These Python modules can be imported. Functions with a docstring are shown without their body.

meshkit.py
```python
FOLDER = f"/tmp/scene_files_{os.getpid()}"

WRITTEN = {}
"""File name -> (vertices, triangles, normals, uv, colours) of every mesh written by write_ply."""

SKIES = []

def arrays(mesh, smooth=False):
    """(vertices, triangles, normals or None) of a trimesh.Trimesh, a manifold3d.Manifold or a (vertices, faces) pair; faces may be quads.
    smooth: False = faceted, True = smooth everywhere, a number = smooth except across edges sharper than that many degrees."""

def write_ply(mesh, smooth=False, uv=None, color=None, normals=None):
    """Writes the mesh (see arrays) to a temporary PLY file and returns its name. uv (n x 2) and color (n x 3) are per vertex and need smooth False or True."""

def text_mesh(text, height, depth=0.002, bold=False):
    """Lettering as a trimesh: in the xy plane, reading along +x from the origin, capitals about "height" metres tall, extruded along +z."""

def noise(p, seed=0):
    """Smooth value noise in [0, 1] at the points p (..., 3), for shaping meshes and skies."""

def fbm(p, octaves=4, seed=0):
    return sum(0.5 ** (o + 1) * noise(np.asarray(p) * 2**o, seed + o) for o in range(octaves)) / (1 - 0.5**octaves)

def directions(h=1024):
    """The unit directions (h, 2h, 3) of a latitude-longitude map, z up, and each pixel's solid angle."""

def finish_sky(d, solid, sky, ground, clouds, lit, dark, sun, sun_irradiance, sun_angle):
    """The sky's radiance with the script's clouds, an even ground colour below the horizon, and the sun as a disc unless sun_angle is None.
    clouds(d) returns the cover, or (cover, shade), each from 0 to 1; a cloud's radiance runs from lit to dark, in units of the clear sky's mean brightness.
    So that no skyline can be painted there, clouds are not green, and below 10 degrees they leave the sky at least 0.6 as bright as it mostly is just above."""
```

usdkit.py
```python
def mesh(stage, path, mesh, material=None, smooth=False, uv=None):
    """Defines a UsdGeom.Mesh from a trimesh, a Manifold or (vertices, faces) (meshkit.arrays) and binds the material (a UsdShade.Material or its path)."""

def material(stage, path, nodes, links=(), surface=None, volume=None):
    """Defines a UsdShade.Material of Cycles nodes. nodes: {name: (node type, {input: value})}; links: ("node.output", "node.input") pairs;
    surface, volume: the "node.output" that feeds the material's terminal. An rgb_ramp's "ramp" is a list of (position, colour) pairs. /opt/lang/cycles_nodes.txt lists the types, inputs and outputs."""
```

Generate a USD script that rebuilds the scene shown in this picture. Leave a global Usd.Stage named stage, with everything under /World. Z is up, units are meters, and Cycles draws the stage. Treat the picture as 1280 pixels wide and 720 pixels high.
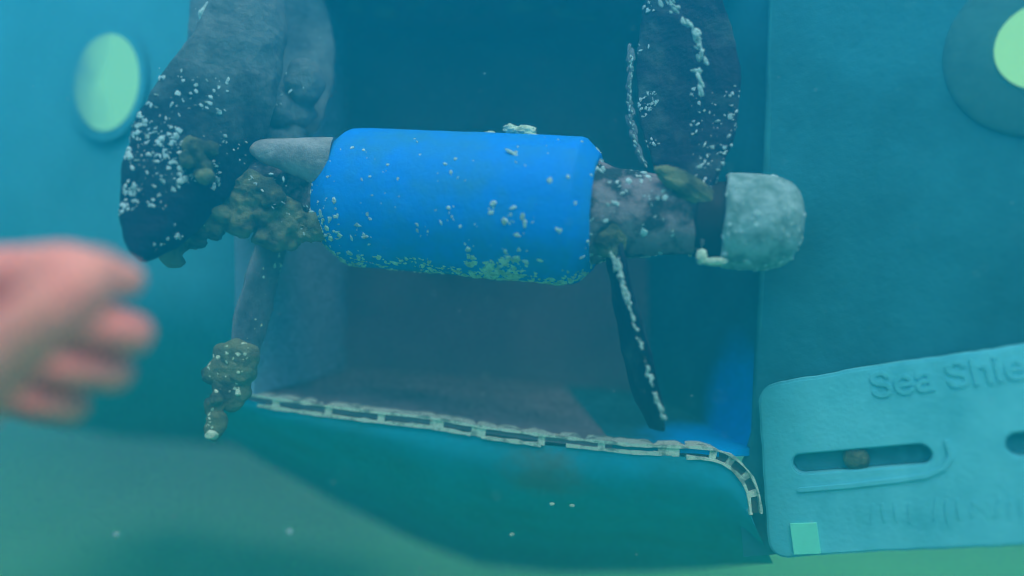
import math
import numpy as np, trimesh, manifold3d, usdkit, meshkit
from shapely.geometry import Polygon, Point, box as sbox
from shapely import affinity
from pxr import Usd, UsdGeom, UsdLux, UsdShade, Gf, Sdf

stage = Usd.Stage.CreateInMemory()
UsdGeom.SetStageUpAxis(stage, 'Z')
UsdGeom.SetStageMetersPerUnit(stage, 1.0)
UsdGeom.Xform.Define(stage, '/World')
UsdGeom.Scope.Define(stage, '/World/Looks')
stage.SetDefaultPrim(stage.GetPrimAtPath('/World'))

# ------------------------------------------------------------------ camera, light, exposure
F = 914.0                                     # focal length in photograph pixels (1280 wide)
cam = UsdGeom.Camera.Define(stage, '/World/camera')
cam.CreateHorizontalApertureAttr(36.0)
cam.CreateFocalLengthAttr(36.0 * F / 1280)
cam.CreateFStopAttr(0.95)
cam.CreateFocusDistanceAttr(0.60)
cam.CreateExposureAttr(0.98)
UsdGeom.Xformable(cam).AddRotateXOp().Set(90.0)

SUN = np.array([0.10, -0.50, 1.0]); SUN /= np.linalg.norm(SUN)     # towards the sun
ELEV, ROT = math.asin(SUN[2]), math.atan2(SUN[0], SUN[1])
SKY = 0.15
sky_mat = usdkit.material(stage, '/World/Looks/sky_water_light', {
    's': ('sky_texture', {'sky_type': 'single_scattering', 'sun_disc': False, 'sun_elevation': ELEV, 'sun_rotation': ROT}),
    'w': ('mix', {'mix_type': 'multiply', 'fac': 1.0, 'color2': (0.55, 0.97, 1.0)}),
    'b': ('background_shader', {'strength': SKY})},
    [('s.color', 'w.color1'), ('w.color', 'b.color')], surface='b.background')
dome = UsdLux.DomeLight.Define(stage, '/World/sky')
UsdShade.MaterialBindingAPI.Apply(dome.GetPrim()).Bind(sky_mat)
sun = UsdLux.DistantLight.Define(stage, '/World/sun')
sun.CreateIntensityAttr(0.4); sun.CreateAngleAttr(50.0); sun.CreateNormalizeAttr(True)
sun.CreateColorAttr(Gf.Vec3f(1.0, 0.97, 0.9))
q = Gf.Rotation(Gf.Vec3d(0, 0, 1), Gf.Vec3d(*map(float, SUN))).GetQuat()
UsdGeom.Xformable(sun).AddOrientOp().Set(Gf.Quatf(q))
dome.GetPrim().SetCustomDataByKey('kind', 'structure')

# ------------------------------------------------------------------ helpers
rng = np.random.default_rng(7)
cat = trimesh.util.concatenate
fbm = meshkit.fbm


def P(px, py, Y):
    return np.array([(px - 640) / F * Y, Y, (360 - py) / F * Y])


def unit(v):
    v = np.asarray(v, float)
    return v / np.linalg.norm(v)


used = {}


def free(parent, name):
    k = (parent, name)
    used[k] = used.get(k, -1) + 1
    return name if used[k] == 0 else f'{name}_{used[k]:03d}'


def thing(name, label, category, loc=(0, 0, 0), group=None):
    path = '/World/' + free('/World', name)
    x = UsdGeom.Xform.Define(stage, path)
    x.AddTranslateOp().Set(Gf.Vec3d(*map(float, loc)))
    pr = x.GetPrim()
    pr.SetCustomDataByKey('label', label); pr.SetCustomDataByKey('category', category)
    if group: pr.SetCustomDataByKey('group', group)
    return (path, np.asarray(loc, float))


def part(parent, name, mesh, material, label=None, smooth=35, kind=None):
    path = parent[0] + '/' + free(parent[0], name)
    v, f, n = meshkit.arrays(mesh, False)
    m = trimesh.Trimesh(v - parent[1], f, process=False)
    p = usdkit.mesh(stage, path, m, material, smooth=smooth).GetPrim()
    if label: p.SetCustomDataByKey('label', label)
    if kind: p.SetCustomDataByKey('kind', kind)
    return (path, parent[1])


def M(name, base, rough=0.6, second=None, scale=30, lo=0.45, hi=0.62, bump=0.25, bump_scale=None, metallic=0.0, spec=0.12, detail=6):
    """Rough natural surface: two tones mixed by noise, fine relief."""
    second = second or tuple(0.6 * c for c in base)
    return usdkit.material(stage, f'/World/Looks/{name}', {
        'g': ('geometry', {}),
        'n': ('noise_texture', {'scale': scale, 'detail': detail, 'roughness': 0.62}),
        'r': ('rgb_ramp', {'ramp': [(lo, base), (hi, second)]}),
        'n2': ('noise_texture', {'scale': bump_scale or scale * 5, 'detail': 5, 'roughness': 0.6}),
        'b': ('bump', {'strength': bump, 'distance': 0.003}),
        'p': ('principled_bsdf', {'roughness': rough, 'metallic': metallic, 'specular_ior_level': spec})},
        [('g.position', 'n.vector'), ('g.position', 'n2.vector'), ('n.fac', 'r.fac'), ('r.color', 'p.base_color'),
         ('n2.fac', 'b.height'), ('b.normal', 'p.normal')], surface='p.BSDF')


def lathe(origin, axis, profile, n=64):
    """profile: (distance along axis, radius)"""
    a = unit(axis); u = unit(np.cross(a, [0, 0, 1.0])); w = np.cross(a, u)
    ang = np.arange(n) * 2 * np.pi / n
    rows = [np.asarray(origin) + a * t + r * (np.cos(ang)[:, None] * u + np.sin(ang)[:, None] * w) for t, r in profile]
    v = np.vstack(rows); f = []
    for i in range(len(profile) - 1):
        for j in range(n):
            k = (j + 1) % n
            f += [[i * n + j, (i + 1) * n + j, (i + 1) * n + k], [i * n + j, (i + 1) * n + k, i * n + k]]
    m = trimesh.Trimesh(v, f, process=True)
    m.update_faces(m.nondegenerate_faces()); m.remove_unreferenced_vertices()
    trimesh.repair.fix_normals(m)
    if m.volume < 0: m.invert()
    return m


def grid(points):
    """(n, m, 3) -> open sheet"""
    n, m, _ = points.shape
    f = []
    for i in range(n - 1):
        for j in range(m - 1):
            a, b, c, d = i * m + j, (i + 1) * m + j, (i + 1) * m + j + 1, i * m + j + 1
            f += [[a, b, c], [a, c, d]]
    return points.reshape(-1, 3), np.array(f)


def slab(points, thick):
    """Sheet (n, m, 3) given a thickness along THICK (a vector or per-point vectors); closed."""
    n, m, _ = points.shape
    v, f = grid(points)
    v2 = (points + np.asarray(thick)).reshape(-1, 3)
    rim = [i * m for i in range(n)] + [(n - 1) * m + j for j in range(1, m)] + [i * m + m - 1 for i in range(n - 2, -1, -1)] + [j for j in range(m - 2, 0, -1)]
    N = n * m
    side = []
    for a, b in zip(rim, rim[1:] + rim[:1]):
        side += [[a, b, b + N], [a, b + N, a + N]]
    mm = trimesh.Trimesh(np.vstack([v, v2]), np.vstack([f, f[:, ::-1] + N, side]), process=False)
    trimesh.repair.fix_normals(mm)
    return mm


def blade(root, tip, chord, widths, thick, camber=0.0, skew=0.0, twist=0.0, seed=0, rough=0.0015, nu=44, nv=26):
    """A propeller blade with a lens section: span root > tip, chord direction, full width at evenly spaced stations, thickness at the root."""
    root, tip = np.asarray(root, float), np.asarray(tip, float)
    s = unit(tip - root)
    c0 = unit(np.asarray(chord, float) - np.dot(chord, s) * s)
    n0 = np.cross(s, c0)
    t = np.linspace(0, 1, nu)
    w = np.interp(t, np.linspace(0, 1, len(widths)), widths)
    tt = 1 - (1 - t) ** 1.0
    up, lo = [], []
    x = -np.cos(np.linspace(0, np.pi, nv))        # -1..1
    L = np.linalg.norm(tip - root)
    for k in range(nu):
        th = twist * t[k]
        c = math.cos(th) * c0 + math.sin(th) * n0
        nn = math.cos(th) * n0 - math.sin(th) * c0
        mid = root + s * L * t[k] + c * skew * t[k] ** 2 * w.max() + nn * camber * 4 * t[k] * (1 - t[k]) * L
        h = thick * (1 - 0.65 * t[k]) * np.sqrt(np.maximum(1 - x * x, 0)) * 0.5 + 0.0004
        ctr = mid + c * (x * w[k] / 2)[:, None] + nn * (camber * 0.6 * (1 - x * x) * w[k])[:, None]
        up.append(ctr + nn * h[:, None]); lo.append(ctr - nn * h[:, None])
    up, lo = np.array(up), np.array(lo)
    pts = np.concatenate([up, lo[:, ::-1]], axis=1)              # closed section loop
    m = pts.shape[1]
    f = []
    for i in range(nu - 1):
        for j in range(m):
            k = (j + 1) % m
            f += [[i * m + j, (i + 1) * m + j, (i + 1) * m + k], [i * m + j, (i + 1) * m + k, i * m + k]]
    v = pts.reshape(-1, 3)
    for i in (0, nu - 1):
        v = np.vstack([v, pts[i].mean(0)])
        for j in range(m):
            f.append([i * m + j, i * m + (j + 1) % m, len(v) - 1][::1 if i == 0 else -1])
    mm = trimesh.Trimesh(v, f, process=True)
    trimesh.repair.fix_normals(mm)
    d = (fbm(mm.vertices * 60, 4, seed) - 0.5)[:, None]
    mm.vertices = mm.vertices + mm.vertex_normals * d * 2 * rough
    return mm


def edge_blade(left, right, Yl, Yr, thick, camber, seed, rough, nu=56, nv=26):
    """A broad blade between two curved edges (each from tip to root, own depths), lens section, dished by camber."""
    def edge(pts, Y):
        p = resample(pts, nu)
        for _ in range(5): p[1:-1] = 0.25 * p[:-2] + 0.5 * p[1:-1] + 0.25 * p[2:]
        return np.array([P(x, y, Y[0] + (Y[1] - Y[0]) * k / (nu - 1)) for k, (x, y) in enumerate(p)])
    A, B = edge(left, Yl), edge(right, Yr)
    x = -np.cos(np.linspace(0, np.pi, nv)); rows = []
    ax = unit((A[-1] + B[-1]) - (A[0] + B[0]))
    for k in range(nu):
        n0 = unit(np.cross(unit(B[k] - A[k]), ax)) if np.linalg.norm(B[k] - A[k]) > 1e-9 else np.array([0, -1.0, 0])
        w = np.linalg.norm(B[k] - A[k])
        h = (thick * (0.45 + 0.55 * k / nu) * np.sqrt(np.maximum(1 - x * x, 0)) * min(1, w / 0.04) * 0.5 + 0.0004)[:, None] * n0
        c = (A[k] + B[k]) / 2 + (x * 0.5)[:, None] * (B[k] - A[k]) + (camber * (1 - x * x) * min(1, w / 0.06))[:, None] * n0
        rows.append(np.vstack([c + h, (c - h)[::-1]]))
    rows = np.array(rows); m = rows.shape[1]; f = []
    for i in range(nu - 1):
        for j in range(m):
            k = (j + 1) % m
            f += [[i * m + j, (i + 1) * m + j, (i + 1) * m + k], [i * m + j, (i + 1) * m + k, i * m + k]]
    v = rows.reshape(-1, 3)
    for i in (0, nu - 1):
        v = np.vstack([v, rows[i].mean(0)]); f += [[i * m + j, i * m + (j + 1) % m, len(v) - 1][::1 if i == 0 else -1] for j in range(m)]
    mm = trimesh.Trimesh(v, f, process=True); trimesh.repair.fix_normals(mm)
    if mm.volume < 0: mm.invert()
    mm.vertices = mm.vertices + mm.vertex_normals * ((fbm(mm.vertices * 55, 4, seed) - 0.5) * 2 * rough)[:, None]
    return mm


def lump(center, radii, seed=0, amp=0.35, freq=1.6, sub=4, axes=None):
    m = trimesh.creation.icosphere(subdivisions=sub)
    v = m.vertices
    d = 1 + amp * 2 * (fbm(v * freq + seed * 7.3, 5, seed) - 0.5)
    v = v * d[:, None] * np.asarray(radii)
    if axes is not None: v = v @ np.asarray(axes)
    return trimesh.Trimesh(v + np.asarray(center), m.faces, process=False)


def barnacles(mesh, n, size, mask=None, seed=0, cluster=0.55, freq=70, spread=0.6, toward=None):
    """Small crater-topped cones and flat flakes stuck to a surface, thicker where a noise is high."""
    r = np.random.default_rng(seed)
    pts, fi = trimesh.sample.sample_surface(mesh, n * 40, seed=seed)
    nor = mesh.face_normals[fi]
    keep = fbm(pts * freq, 3, seed + 3) > cluster
    if toward is not None: keep &= nor @ np.asarray(toward) > 0.0
    if mask is not None: keep &= mask(pts, nor)
    pts, nor = pts[keep][:n], nor[keep][:n]
    V, Fs, at = [], [], 0
    k = 7
    for p, nn in zip(pts, nor):
        s = size * math.exp(r.normal(0, spread)) * 0.5
        s = min(s, size * 1.15)
        a = unit(np.cross(nn, r.normal(size=3))); b = np.cross(nn, a)
        ang = np.arange(k) * 2 * np.pi / k + r.uniform(0, 1)
        el = r.uniform(0.3, 1.0)
        ring = (np.cos(ang)[:, None] * a + el * np.sin(ang)[:, None] * b) * (1 + r.uniform(-.42, .42, k))[:, None]
        h = s * r.uniform(0.15, 0.45)
        rows = [p + ring * s - nn * 0.0004, p + ring * s * 0.6 + nn * h, p + ring * s * 0.32 + nn * h * 1.02, (p + nn * h * 0.55)[None]]
        v = np.vstack(rows); f = []
        for q_ in range(2):
            for j in range(k):
                j2 = (j + 1) % k
                f += [[q_ * k + j, q_ * k + j2, (q_ + 1) * k + j2], [q_ * k + j, (q_ + 1) * k + j2, (q_ + 1) * k + j]]
        for j in range(k):
            f.append([2 * k + j, 2 * k + (j + 1) % k, 3 * k])
        V.append(v); Fs.append(np.array(f) + at); at += len(v)
    return trimesh.Trimesh(np.vstack(V), np.vstack(Fs), process=False)


def mass(blobs, seed, rough=0.004, refine=0.004, fine=110, soft=22):
    """Soft lumpy growth: blobs = [(polygon in photo pixels, depth, radius in metres, count)] grown together into one skin."""
    g = np.random.default_rng(seed); parts = []
    for poly, Y, r, n in blobs:
        pg = Polygon(poly); x0, y0, x1, y1 = pg.bounds; k = 0
        while k < n:
            x, y = g.uniform(x0, x1), g.uniform(y0, y1)
            if not pg.contains(Point(x, y)): continue
            rr = r * g.uniform(0.6, 1.25)
            parts.append(manifold3d.Manifold.sphere(rr, 18).scale((1.0, 0.7, g.uniform(0.8, 1.2))).translate(list(map(float, P(x, y, Y + g.normal(0, r * 0.25))))))
            k += 1
    u = manifold3d.Manifold.batch_boolean(parts, manifold3d.OpType.Add).refine_to_length(refine).to_mesh()
    m = trimesh.Trimesh(u.vert_properties[:, :3], u.tri_verts)
    a0 = m.bounds.copy(); trimesh.smoothing.filter_taubin(m, lamb=0.75, nu=0.76, iterations=soft * 3)
    m.vertices = m.vertices + m.vertex_normals * 0.0015
    m.vertices = m.vertices + m.vertex_normals * ((fbm(m.vertices * fine, 5, seed) - 0.5) * 2 * rough)[:, None]
    return m


def tube(points, radii, n=14):
    p = np.asarray(points, float); radii = np.broadcast_to(radii, len(p))
    t = np.gradient(p, axis=0); t /= np.linalg.norm(t, axis=1, keepdims=True)
    ref = np.array([0, 1.0, 0]) if abs(unit(p[-1] - p[0])[1]) < 0.9 else np.array([1.0, 0, 0])
    a = np.cross(t, ref); a /= np.linalg.norm(a, axis=1, keepdims=True); b = np.cross(t, a)
    ang = np.arange(n) * 2 * np.pi / n
    v = (p[:, None] + radii[:, None, None] * (np.cos(ang)[None, :, None] * a[:, None] + np.sin(ang)[None, :, None] * b[:, None])).reshape(-1, 3)
    f = []
    for i in range(len(p) - 1):
        for j in range(n):
            k = (j + 1) % n
            f += [[i * n + j, (i + 1) * n + k, (i + 1) * n + j], [i * n + j, i * n + k, (i + 1) * n + k]]
    L = len(v); v = np.vstack([v, p[0], p[-1]])
    for j in range(n):
        k = (j + 1) % n
        f += [[L, k, j], [L + 1, (len(p) - 1) * n + j, (len(p) - 1) * n + k]]
    m = trimesh.Trimesh(v, f, process=False); trimesh.repair.fix_normals(m)
    return m


def resample(pts, n):
    p = np.asarray(pts, float); d = np.r_[0, np.cumsum(np.linalg.norm(np.diff(p, axis=0), axis=1))]
    s = np.linspace(0, d[-1], n)
    return np.stack([np.interp(s, d, p[:, k]) for k in range(p.shape[1])], 1)


def spec_line(pxs, Y, r, seed, jit=2.0, n=40, smin=0.5):
    """Irregular flakes strung along a line, with gaps: each one flat, longer along the line, at its own angle."""
    g = np.random.default_rng(seed); out = []
    pp = resample(pxs, n); tg = np.gradient(pp, axis=0)
    for k, (x, y) in enumerate(pp):
        if float(fbm(np.array([k * 0.37, seed * 1.7, 0.5]), 2, seed)) < 0.36: continue
        s = r * g.uniform(smin, 1.0)
        th = math.atan2(-tg[k, 1], tg[k, 0]) + g.normal(0, 0.4)
        ax = np.array([[math.cos(th), 0, math.sin(th)], [0, 1, 0], [-math.sin(th), 0, math.cos(th)]])
        out.append(lump(P(x + g.normal(0, jit), y + g.normal(0, jit), Y + g.normal(0, 0.001)), (s * g.uniform(1.0, 2.2), s * 0.6, s * g.uniform(0.5, 0.9)), seed + k, 0.55, 1.4, 2, axes=ax))
    return cat(out)


# ------------------------------------------------------------------ materials
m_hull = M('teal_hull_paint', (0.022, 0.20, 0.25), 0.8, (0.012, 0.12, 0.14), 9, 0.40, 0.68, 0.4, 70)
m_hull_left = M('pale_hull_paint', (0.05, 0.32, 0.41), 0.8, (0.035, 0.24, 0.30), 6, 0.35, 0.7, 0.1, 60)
m_low = usdkit.material(stage, '/World/Looks/lower_hull_paint', {
    'g': ('geometry', {}), 'n': ('noise_texture', {'scale': 11, 'detail': 7, 'roughness': 0.65}),
    'r': ('rgb_ramp', {'ramp': [(0.40, (0.010, 0.34, 0.50)), (0.66, (0.018, 0.26, 0.32))]}),
    'd': ('vector_math', {'math_type': 'distance', 'vector2': tuple(float(c) for c in P(680, 606, 0.63))}),
    'n3': ('noise_texture', {'scale': 60, 'detail': 6, 'roughness': 0.7}), 'a': ('math', {'math_type': 'multiply_add', 'value2': 0.06, 'value3': -0.03}), 's': ('math', {'math_type': 'add'}),
    'm': ('map_range', {'from_min': 0.010, 'from_max': 0.050, 'to_min': 0.75, 'to_max': 0.0, 'clamp': True, 'range_type': 'smoothstep'}),
    'x': ('mix', {'mix_type': 'mix', 'color2': (0.11, 0.17, 0.12)}),
    'n2': ('noise_texture', {'scale': 70, 'detail': 5}), 'b': ('bump', {'strength': 0.5, 'distance': 0.003}),
    'p': ('principled_bsdf', {'roughness': 0.8, 'specular_ior_level': 0.12})},
    [('g.position', 'n.vector'), ('g.position', 'n2.vector'), ('g.position', 'n3.vector'), ('g.position', 'd.vector1'), ('n3.fac', 'a.value1'), ('a.value', 's.value1'), ('d.value', 's.value2'), ('s.value', 'm.value'),
     ('n.fac', 'r.fac'), ('r.color', 'x.color1'), ('m.result', 'x.fac'), ('x.color', 'p.base_color'), ('n2.fac', 'b.height'), ('b.normal', 'p.normal')], surface='p.BSDF')
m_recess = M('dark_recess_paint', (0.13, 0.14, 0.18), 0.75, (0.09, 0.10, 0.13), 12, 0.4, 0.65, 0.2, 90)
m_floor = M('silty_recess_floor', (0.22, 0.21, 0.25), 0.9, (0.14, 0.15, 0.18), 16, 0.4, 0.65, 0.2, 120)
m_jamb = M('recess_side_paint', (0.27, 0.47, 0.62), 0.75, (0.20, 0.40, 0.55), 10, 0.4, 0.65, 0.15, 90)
m_skin = M('pale_laminate_edge', (0.56, 0.78, 0.64), 0.7, (0.22, 0.34, 0.28), 90, 0.5, 0.62, 0.5, 400)
m_flake = M('flaky_crust', (0.42, 0.66, 0.62), 0.85, (0.20, 0.36, 0.33), 260, 0.45, 0.6, 0.5, 900)
m_core = M('dark_laminate_core', (0.06, 0.09, 0.09), 0.85, (0.03, 0.05, 0.05), 60)
m_blue = M('blue_antifouling', (0.004, 0.235, 0.80), 0.7, (0.02, 0.24, 0.50), 20, 0.44, 0.74, 0.2, 260)
m_grey = M('fouled_bronze_hub', (0.19, 0.20, 0.22), 0.85, (0.02, 0.045, 0.055), 40, 0.46, 0.58, 0.8, 220)
m_blade = M('dark_fouled_blade', (0.003, 0.010, 0.035), 0.65, (0.04, 0.09, 0.10), 30, 0.50, 0.72, 0.8, 140, spec=0.12)
m_blade2 = M('silted_blade', (0.13, 0.19, 0.22), 0.8, (0.08, 0.13, 0.16), 30, 0.4, 0.65, 0.4, 200)
m_growth = M('brown_green_growth', (0.13, 0.19, 0.10), 0.95, (0.03, 0.06, 0.045), 42, 0.44, 0.60, 1.0, 200)
m_silt = M('grey_silt_growth', (0.11, 0.19, 0.20), 0.95, (0.055, 0.11, 0.13), 26, 0.42, 0.62, 0.9, 160)
m_shell = M('white_barnacle', (0.42, 0.66, 0.66), 0.85, (0.20, 0.36, 0.35), 200, 0.45, 0.62, 0.3, 900)
m_shell2 = M('yellowish_crust', (0.52, 0.76, 0.58), 0.8, (0.28, 0.46, 0.34), 160, 0.45, 0.62, 0.5, 800)
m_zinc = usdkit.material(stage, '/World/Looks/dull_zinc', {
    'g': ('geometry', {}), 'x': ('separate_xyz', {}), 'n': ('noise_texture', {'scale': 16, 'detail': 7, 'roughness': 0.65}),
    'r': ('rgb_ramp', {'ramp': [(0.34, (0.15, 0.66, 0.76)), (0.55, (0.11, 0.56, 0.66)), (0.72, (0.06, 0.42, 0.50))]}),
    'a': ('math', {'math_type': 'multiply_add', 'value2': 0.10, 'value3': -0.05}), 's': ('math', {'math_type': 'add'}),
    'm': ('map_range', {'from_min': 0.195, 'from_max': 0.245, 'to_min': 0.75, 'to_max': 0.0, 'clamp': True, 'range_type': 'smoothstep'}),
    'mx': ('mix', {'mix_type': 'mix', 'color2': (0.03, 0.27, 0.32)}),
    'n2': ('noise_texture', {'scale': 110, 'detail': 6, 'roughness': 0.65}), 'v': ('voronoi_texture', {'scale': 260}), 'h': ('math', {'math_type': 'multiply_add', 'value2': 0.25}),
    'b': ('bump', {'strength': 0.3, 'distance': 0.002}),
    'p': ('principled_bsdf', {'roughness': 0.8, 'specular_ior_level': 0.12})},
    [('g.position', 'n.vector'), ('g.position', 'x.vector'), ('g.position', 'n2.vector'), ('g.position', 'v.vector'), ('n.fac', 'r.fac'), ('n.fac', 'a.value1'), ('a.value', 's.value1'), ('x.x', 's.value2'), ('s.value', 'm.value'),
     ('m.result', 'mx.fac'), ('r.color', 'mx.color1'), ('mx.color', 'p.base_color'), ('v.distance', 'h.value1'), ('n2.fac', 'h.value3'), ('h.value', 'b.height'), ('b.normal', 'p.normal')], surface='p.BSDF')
m_cap = M('fouled_zinc_cap', (0.26, 0.46, 0.46), 0.85, (0.12, 0.26, 0.24), 60, 0.42, 0.60, 0.8, 240)
m_black = M('black_rubber', (0.01, 0.014, 0.018), 0.7, (0.02, 0.025, 0.03), 60)
m_skinhand = usdkit.material(stage, '/World/Looks/wet_skin', {
    'g': ('geometry', {}),
    'n': ('noise_texture', {'scale': 45, 'detail': 5}),
    'r': ('rgb_ramp', {'ramp': [(0.35, (0.97, 0.31, 0.23)), (0.7, (0.93, 0.23, 0.18))]}),
    'n2': ('noise_texture', {'scale': 700, 'detail': 4}),
    'b': ('bump', {'strength': 0.25, 'distance': 0.001}),
    'p': ('principled_bsdf', {'roughness': 0.5, 'subsurface_weight': 0.25, 'subsurface_scale': 0.01, 'subsurface_radius': (1.0, 0.35, 0.2)})},
    [('g.position', 'n.vector'), ('g.position', 'n2.vector'), ('n.fac', 'r.fac'), ('r.color', 'p.base_color'), ('n2.fac', 'b.height'), ('b.normal', 'p.normal')], surface='p.BSDF')
m_nail = M('finger_nail', (0.75, 0.48, 0.42), 0.35, (0.7, 0.42, 0.36), 60, bump=0.05)
m_seabed = M('green_silt_seabed', (0.12, 0.80, 0.20), 0.95, (0.09, 0.66, 0.16), 3, 0.4, 0.65, 0.4, 40)
m_lamp = usdkit.material(stage, '/World/Looks/lit_lamp_lens', {
    'e': ('emission', {'color': (0.34, 1.0, 0.48), 'strength': 0.45})}, [], surface='e.emission')
m_flange = M('lamp_flange', (0.045, 0.19, 0.19), 0.9, (0.03, 0.15, 0.16), 24, 0.4, 0.6, 0.3)

# ------------------------------------------------------------------ seabed
gx, gy = np.meshgrid(np.linspace(-3.4, 3.4, 140), np.linspace(-3.2, 3.4, 140), indexing='ij')
gz = -0.62 + 0.16 * np.exp(-((gx - 0.8) ** 2 + (gy - 1.2) ** 2) / 0.5) + 0.06 * (fbm(np.stack([gx * 1.3, gy * 1.3, 0 * gx], -1), 4, 5) - 0.5) + 0.03 * (fbm(np.stack([gx * 7, gy * 7, 0 * gx], -1), 3, 9) - 0.5)
v, f = grid(np.stack([gx, gy, gz], -1))
sb = usdkit.mesh(stage, '/World/seabed', trimesh.Trimesh(v, f, process=False), m_seabed, smooth=True).GetPrim()
sb.SetCustomDataByKey('kind', 'structure')
sb.SetCustomDataByKey('label', 'green silty bottom far below the boat'); sb.SetCustomDataByKey('category', 'seabed')

# ------------------------------------------------------------------ boat hull with its recess
hull = thing('boat_hull', 'teal painted boat hull with a dark open recess behind the propellers', 'boat hull', P(640, 540, 0.75))
# anode / right transom plane
AO = P(956, 590, 0.60)
AU = unit(P(1280, 556, 0.515) - AO)
AN = unit(np.cross(AU, [0, 0, 1.0]))          # points towards the camera side (-y) or away
if AN[1] > 0: AN = -AN
AV = unit(np.cross(AU, AN)); AV = AV if AV[2] > 0 else -AV


def rightplane(px, py, off=0.0):
    """The point of the right transom face seen at a pixel of the photograph, OFF metres proud of it."""
    d = P(px, py, 1.0); o = AO - AN * 0.016
    return d * (np.dot(o, AN) / np.dot(d, AN)) + AN * off


def strip(cols, rows, fn):
    return np.array([[fn(a, b) for b in rows] for a in cols])


# right transom panel: corner edge slants from (968, 0) down to (943, 560) and on to (958, 692)
def edge_x(py): return np.interp(py, [-130, 0, 555, 575, 640, 700], [972, 966, 943, 925, 925, 930])
ys = np.linspace(-140, 696, 60)
pts = np.array([[rightplane(edge_x(y) + s * (1620 - edge_x(y)), y + s * (-62) * (y > 600) * (y - 600) / 96) for y in ys] for s in np.linspace(0, 1, 24)])
pts += -AN * 0.006 * (fbm(pts * 5, 3, 2) - 0.5)[..., None]
part(hull, 'transom_panel', slab(pts, -AN * 0.03), m_hull, 'flat teal hull face right of the recess carrying the anode')
# rounded corner moulding along the recess edge
cor = [rightplane(edge_x(y), y, -0.004) for y in np.linspace(-120, 560, 40)]
part(hull, 'corner_edge', tube(cor, 0.004, 12), M('pale_corner_paint', (0.025, 0.22, 0.25), 0.8, (0.018, 0.16, 0.19), 20), 'pale vertical corner edge of the recess')

# lip of the recess: cored laminate, seen on its cut edge
top_px = [(306, 491), (350, 498), (400, 505), (470, 514), (540, 521), (600, 532), (690, 544), (790, 555), (840, 557), (880, 558), (905, 563), (925, 574), (941, 592), (951, 615), (954, 642)]
tp = resample(top_px, 160)
# smooth, and inner line 13 px below / inside
for _ in range(6): tp[1:-1] = 0.25 * tp[:-2] + 0.5 * tp[1:-1] + 0.25 * tp[2:]
tan = np.gradient(tp, axis=0); tan /= np.linalg.norm(tan, axis=1, keepdims=True)
inn = np.stack([-tan[:, 1], tan[:, 0]], 1)                      # to the lower left = inside
wpx = np.interp(np.arange(160), [0, 10, 40, 80, 110, 130, 159], [8, 14, 15, 16, 12, 16, 17])


def lipY(px): return np.interp(px, [300, 640, 950], [0.665, 0.63, 0.60])
def lip(i, off, dy=0.0):
    p = tp[i] + inn[i] * off
    return P(p[0], p[1], lipY(p[0])) + np.array([0, dy, 0])


def ribbon(o0, o1, dy0, depth, jag=0.0, i0=0, i1=160, seed=0):
    idx = np.arange(i0, i1)
    j = jag * (fbm(np.stack([idx * 0.35, 0 * idx, 0 * idx], -1), 3, seed) - 0.5)
    a = np.array([[lip(i, o0 - j[k], dy0), lip(i, o1 + j[k] * 0.6, dy0)] for k, i in enumerate(idx)])
    return slab(a, np.array([0, depth, 0]))


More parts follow.
